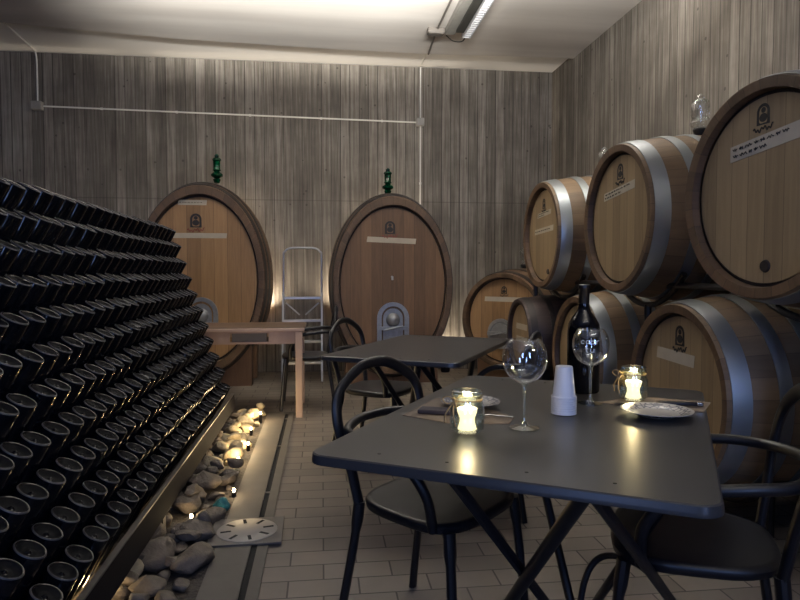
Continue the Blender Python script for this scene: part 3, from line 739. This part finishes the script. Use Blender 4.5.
spots_led = [(-.47, 4.93, .085, 3.0), (-.50, 4.55, .06, 2.0), (-.475, 4.15, .06, 2.0), (-.50, 3.85, .05, 1.2), (-.452, 3.30, .045, .5), (-.60, 2.98, .04, .25), (-.78, 2.27, .05, .8)]
nst = 0
for it in range(2600):
    y = 1.75 + (5.20-1.75)*rnd.random(); x = rnd.uniform(-.88, -.485); s = rnd.choice((.07, .08, .095, .105) if y < 3.9 else (.055, .065, .08)) if it < 1200 else rnd.uniform(.03, .05)
    if x + s*.85 > -.445: continue
    if any((x-a)**2+(y-b)**2 < ((s+c_)*.80)**2 for a, b, c_ in placed): continue
    if any((x-a)**2+(y-b)**2 < (s+.015)**2 for a, b, *_ in spots_led): continue
    if nst > 115: break
    far = y > 3.7 and x > -.66  # stones near the far lamps take the lamplit tone
    o = try_stone(x, y, s, m='stone_pale' if far else 'stone', seed=it)
    pos = 'near end' if y < 2.7 else ('middle' if y < 3.9 else 'far end')
    sd_ = 'beside the rack' if x < -.67 else 'beside the concrete border'
    tag(o, '%s stone at the %s of the bed %s' % ('pale' if far else 'grey-brown', pos, sd_), 'stone', 'river stones at the %s %s' % (pos, sd_)); nst += 1
up = [p for p in placed]
for it in range(46):   # a second layer resting on the first
    a, b, s0 = up[it*2 % len(up)]
    if a < -.80 or b < 2.6 and a > -.55 or (abs(a+.487) < .1 and abs(b-3.12) < .12): continue
    if any((a+.04-x)**2+(b+.06-y)**2 < .009 for x, y, *_ in spots_led): continue
    s = rnd.uniform(.035, .055); far = b > 3.7 and a > -.66
    o = stone(min(a+.02, -.50), b+.05, s0*.72, s, m='stone_pale' if far else 'stone', seed=900+it)
    tag(o, '%s stone lying on top of the others, %s of the bed' % ('small pale' if far else 'small dark', 'far part' if b > 3.9 else 'nearer part'), 'stone', 'upper stones, %s %s' % ('pale' if far else 'dark', 'far' if b > 3.9 else 'near'))
names = ['at the far end of the stone bed', 'by the border, second from the far end', 'by the border, third from the far end', 'by the border in the middle of the bed', 'shining bare beside the teal stone', 'half hidden between dark stones under the rack', 'at the near bottom end of the bed']
for (x, y, z, e), l in zip(spots_led, names):
    t = empty('spot_lamp', (x, y, .01), 0, 'small warm lamp ' + l, 'lamp', 'lamps among the stones')
    obj('stake', lathe([(0, 0), (.012, 0), (.012, z-.022), (0, z-.022)], 12), 'black_rack', t)
    obj('bulb', lathe([(0, z-.022), (.006, z-.018), (.008, z-.010), (.005, z-.004), (0, z-.002)], 14), 'led', t)
    light('lamp_glow', 'POINT', (0, 0, z+.02), e, (1, .72, .38), radius=.018, parent=t)

# ------------------------------------------------------------------ conduits, junction boxes, ceiling fitting
t = empty('conduit', (0, 7.47, 0), 0, 'thin pale conduit running up, across the back wall and down beside the dark cask', 'pipe')
obj('pipe', tube([(-3.0, 0, 2.965), (1.12, 0, 2.905)], .009, seg=8), 'pvc', t)
obj('pipe', tube([(1.15, 0, 2.88), (1.15, 0, .5)], .009, seg=8), 'pvc', t)
obj('pipe', tube(smooth_path([(1.15, 0, 2.93), (1.15, 0, 3.44), (1.148, -.02, 3.535), (1.146, -.08, 3.54), (1.14, -.55, 3.54)], 5), .009, seg=8), 'pvc', t)
obj('pipe', tube([(1.14, -.62, 3.485), (1.11, -1.22, 3.485)], .010, seg=8), 'pvc_d', t)
obj('pipe', tube([(1.11, -1.36, 3.485), (1.11, -3.6, 3.485)], .010, seg=8), 'pvc_d', t)
obj('pipe', tube(smooth_path([(-3.06, 0, 3.0), (-3.06, 0, 3.42), (-3.06, -.03, 3.535), (-3.05, -.10, 3.54), (-3.0, -.95, 3.54)], 5), .009, seg=8), 'pvc', t)
obj('pipe', tube([(-2.99, -1.0, 3.485), (-2.93, -2.4, 3.485)], .010, seg=8), 'pvc', t)
bm = BM()
for x in (-2.4, -1.6, -.8, 0, .7): tube([(x-.012, .005, 2.965-(x+3)*.01456), (x+.012, .005, 2.965-(x+3)*.01456)], .014, bm, seg=8)
for z in (2.2, 1.9): tube([(1.15, .005, z-.012), (1.15, .005, z+.012)], .014, bm, seg=8)
obj('clips', bm, 'pvc', t)
for (x, y, z, s, l) in ((-3.06, 7.455, 2.965, (.11, .07, .09), 'small grey junction box at the left of the back wall'), (1.145, 7.455, 2.905, (.09, .07, .09), 'small grey junction box above the dark oval cask'), (1.10, 6.18, 3.475, (.16, .09, .05), 'brown junction box on the ceiling beside the light fitting')):
    t = empty('junction_box', (x, y, z), 0, l, 'box', 'junction boxes')
    obj('base', bx((0, 0, 0), s), 'box' if z < 3.2 else 'pvc_d', t, bevel=.005)
    obj('lid', bx((0, -s[1]/2-.003, 0), (s[0]*.86, .006, s[2]*.86)) if z < 3.2 else bx((0, 0, -s[2]/2-.003), (s[0]*.86, s[1]*.86, .006)), 'box' if z < 3.2 else 'pvc_d', t)
t = empty('ceiling_light', (1.31, 5.53, ZC), 0, 'ceiling light fitting with white louvre near the top edge', 'lamp')
obj('housing', bx((-.075, 0, -.03), (.10, 1.26, .06)), 'fix', t, bevel=.004)
obj('gear_tray', bx((-.005, -.05, -.06), (.07, 1.1, .05)), 'fix_d', t)
lv = BM()
for x in (.045, .115): box(lv, (x, 0, -.065), (.008, 1.24, .06))
for k in range(25): box(lv, (.08, -.6+k*.05, -.065), (.07, .006, .055))
obj('louvre', lv, 'cup', t, smooth=0)
obj('reflector', bx((.08, 0, -.03), (.085, 1.24, .012)), 'fix', t, smooth=0)
obj('tube', tube([(.08, -.58, -.055), (.08, .58, -.055)], .012), 'cup', t)
obj('cable', tube(smooth_path([(.08, .62, -.06), (.06, .70, -.09), (-.02, .73, -.08), (-.10, .70, -.04)], 5), .006, seg=6), 'rubber', t)

# ------------------------------------------------------------------ on the near table
ZT = .7525
def goblet(x, y, h, R0, label, text=False):
    t = empty('wine_glass', (x, y, ZT), 0, label, 'glass', 'balloon wine glasses')
    hb = h*.50; zc = h-hb*.42; prof = []
    for i in range(17):
        a = -PI/2 + (PI/2+.80)*i/16; prof.append((max(.004, R0*math.cos(a)), zc+hb*.58*math.sin(a) if a < 0 else zc+hb*.42*math.sin(a)/math.sin(.8)))
    inner = [(max(0, r-.0016), z) for r, z in prof[::-1]]; inner[-1] = (0, prof[0][1]+.003)
    obj('bowl', lathe(prof+inner, 48), 'glass', t, smooth=60)
    z0 = prof[0][1]
    obj('stem', lathe([(.010, z0+.004), (.006, z0-.008), (.0042, z0-.03), (.004, .03), (.007, .014), (.012, .007)], 20), 'jar_glass', t)
    obj('foot', lathe([(.012, .007), (.030, .0035), (.038, .002), (.038, 0), (0, 0)], 40), 'jar_glass', t, smooth=30)
    if text:
        L = {'c': [[(.9, .75), (.5, 1), (.1, .5), (.5, 0), (.9, .2)]], 'a': [[(.85, .8), (.4, 1), (.1, .5), (.4, 0), (.85, .3)], [(.85, 1), (.85, .1), (1, 0)]],
             'b': [[(.1, 1.8), (.1, 0)], [(.1, .6), (.5, 1), (.9, .5), (.5, 0), (.1, .3)]], 'r': [[(.15, 1), (.15, 0)], [(.15, .6), (.5, 1), (.8, .95)]],
             't': [[(.4, 1.6), (.4, .2), (.7, 0)], [(.05, 1.05), (.8, 1.05)]], 'u': [[(.1, 1), (.15, .2), (.5, 0), (.85, .3), (.85, 1)], [(.85, .3), (.95, 0)]]}
        bm = BM(); az0 = math.atan2(-y, -x)
        for word, zz, start in (('cabr', zc+.012, -.55), ('tu', zc-.013, -.30)):
            for i, chx in enumerate(word):
                for st in L[chx]:
                    pts = []
                    for px_, pz_ in st:
                        uu = start+(i*1.25+px_)*.22; vv = zz+pz_*.010-.005
                        s_ = min(1, abs(vv-zc)/(hb*.5)); rr_ = R0*math.sqrt(1-s_*s_*.8)+.0006; an = az0+uu
                        pts.append((rr_*math.cos(an), rr_*math.sin(an), vv))
                    tube(smooth_path(pts, 3), .0011, bm, seg=5)
        obj('white_writing', bm, 'white_ink', t)
    return t
goblet(.513, 1.577, .229, .057, 'tall empty balloon glass beside the left candle jar')
goblet(.811, 1.856, .228, .055, 'balloon glass with white handwriting in front of the dark bottle', True)
# magnum
t = empty('magnum_bottle', (.868, 2.045, ZT), 0, 'tall dark magnum wine bottle behind the written glass', 'bottle')
obj('glass_body', lathe([(0, .008), (.035, .004), (.049, 0), (.053, .006), (.053, .205), (.050, .228), (.038, .250), (.024, .268), (.0185, .285), (.017, .30)], 48), 'wine', t, smooth=60)
obj('foil_capsule', lathe([(.0175, .292), (.0178, .345), (.0195, .347), (.0195, .357), (.017, .359), (0, .359)], 32), 'foil', t)
# cups
base_n = 12
def make_cup(h=.088):
    t = BM(); lathe([(0, h), (.022, h), (.0235, h-.002), (.0318, .0035), (.0352, .0035), (.0358, 0), (.0325, 0), (.0305, .004), (.0222, h-.003), (0, h-.003)], 36, t); return t
cp = obj('plastic_cup', make_cup(), 'cup', smooth=35, loc=(.680, 1.735, ZT))
tag(cp, 'bottom white plastic cup of the upturned stack', 'cup', 'stack of white plastic cups')
for k in range(1, 8):
    o = cp.copy(); COL.objects.link(o); o.location = (.680, 1.735, ZT+k*.0066)
    tag(o, 'topmost white plastic cup of the upturned stack' if k == 7 else 'white plastic cup in the middle of the upturned stack', 'cup', 'stack of white plastic cups')
# candle jars
def candle_jar(x, y, h, label, ang):
    t = empty('candle_jar', (x, y, ZT), 0, label, 'candle', 'candle jars')
    s = h/.105
    prof = [(0, .004), (.034, .004), (.042, .012), (.044, .035), (.043, .065), (.036, .080), (.0355, .088), (.0375, .092), (.0375, .104), (.0345, .105)]
    inn = [(r-.003, z) for r, z in prof[1:]][::-1] + [(0, .009)]
    obj('jar', lathe([(r, z*s) for r, z in prof+inn], 40), 'jar_glass', t, smooth=50)
    obj('rim_ring', lathe([(.0365, .088*s), (.0395, .089*s), (.0395, .094*s), (.0365, .095*s)], 40), 'jar_glass', t)
    obj('candle', lathe([(0, .010), (.024, .010), (.019, .026), (.018, .036), (.024, .052), (.025, .060*s), (.021, .062*s), (0, .058*s)], 28), 'candle', t)
    obj('flame', lathe([(0, .057*s), (.0025, .060*s), (.003, .063*s), (.002, .068*s), (0, .073*s)], 12), 'flame', t)
    tw = BM()
    for z in (.081, .0835): tube([(.0372*math.cos(a), .0372*math.sin(a), z*s) for a in [2*PI*i/30 for i in range(30)]], .0008, tw, seg=6, closed=True)
    c_, s_ = math.cos(ang), math.sin(ang); tx, ty = -s_, c_
    for sg in (-1, 1):
        pts = [(.038, 0, .083), (.050, sg*.012, .092), (.058, sg*.024, .086), (.050, sg*.018, .074), (.039, 0, .080)]
        tube(smooth_path([(c_*a+tx*b, s_*a+ty*b, z*s) for a, b, z in pts], 5), .0019, tw, seg=6)
        pts = [(.039, 0, .082), (.050, sg*.008, .065), (.055, sg*.018, .045), (.052, sg*.022, .026)]
        tube(smooth_path([(c_*a+tx*b, s_*a+ty*b, z*s) for a, b, z in pts], 5), .0019, tw, seg=6)
    obj('twine_bow', tw, 'twine', t)
    light('candle_glow', 'POINT', (0, 0, .085*s), 1.1, (1, .70, .38), radius=.012, parent=t)
candle_jar(.357, 1.548, .107, 'left glass candle jar with twine bow on the nearest table', R(205))
candle_jar(.962, 1.880, .107, 'right glass candle jar with twine bow on the nearest table', R(175))
# paper mats, plates, cutlery
def mat(pts, label):
    bm = prism(pts, .0012, 'xy', off=ZT-.0018)
    return tag(obj('paper_placemat', bm, 'paper', smooth=0), label, 'placemat', 'brown paper placemats')
mat([(.222, 1.765), (.34, 1.65), (.49, 1.63), (.525, 1.70), (.44, 1.95), (.36, 2.0)], 'brown paper placemat under the left plate')
mat([(.84, 1.865), (1.085, 1.70), (1.19, 1.83), (1.0, 1.955)], 'brown paper placemat under the right candle jar and knife')
def plate(x, y, z, r, label):
    s = r/.095
    pr = [(0, .004), (.055, .004), (.064, .006), (.088, .0155), (.095, .017), (.0955, .0185), (.088, .018), (.064, .009), (.055, .007), (0, .007)]
    t = obj('plate', lathe([(a*s, b) for a, b in [(0, 0), (.048, 0), (.052, .003)] + pr[2:]], 56), 'plate', smooth=50, loc=(x, y, z))
    return tag(t, label, 'plate', 'patterned plates')
plate(.925, 1.672, ZT, .096, 'white plate with dark patterned rim near the right candle jar')
plate(.437, 1.855, ZT+.0005, .088, 'patterned plate behind the left candle jar')
kn = empty('table_knife', (1.0, 1.80, ZT+.0005), R(-16), 'black-handled table knife behind the right plate', 'knife')
obj('blade', prism([(-.13, -.004), (-.125, -.009), (-.02, -.010), (0, -.006), (0, .006), (-.12, .006)], .0016, 'xy', off=.002), 'knife', kn, smooth=0)
obj('handle', bx((.055, 0, .007), (.11, .016, .011)), 'foil', kn, bevel=.003); obj('end_cap', bx((.118, 0, .007), (.018, .017, .012)), 'knife', kn, bevel=.002)
fk = empty('table_fork', (.46, 1.705, ZT+.001), R(-20), 'steel fork on the left paper placemat', 'fork')
bm = BM()
for d in (-.009, -.003, .003, .009): tube([(-.02, d*.8, .006), (-.06, d, .003)], .0014, bm, seg=5)
tube([(-.02, 0, .005), (0, 0, .007)], .007, bm, flat=.3, up=(0, 0, 1)); tube([(-.005, 0, .006), (.06, 0, .003)], .0035, bm, flat=.5, up=(0, 0, 1))
obj('fork_body', bm, 'knife', fk)
nk = obj('napkin', bx((0, 0, .006), (.13, .055, .012)), 'napkin', loc=(.335, 1.775, ZT), rot=(0, 0, R(-22)), bevel=.004)
tag(nk, 'folded dark napkin on the left paper placemat', 'napkin')
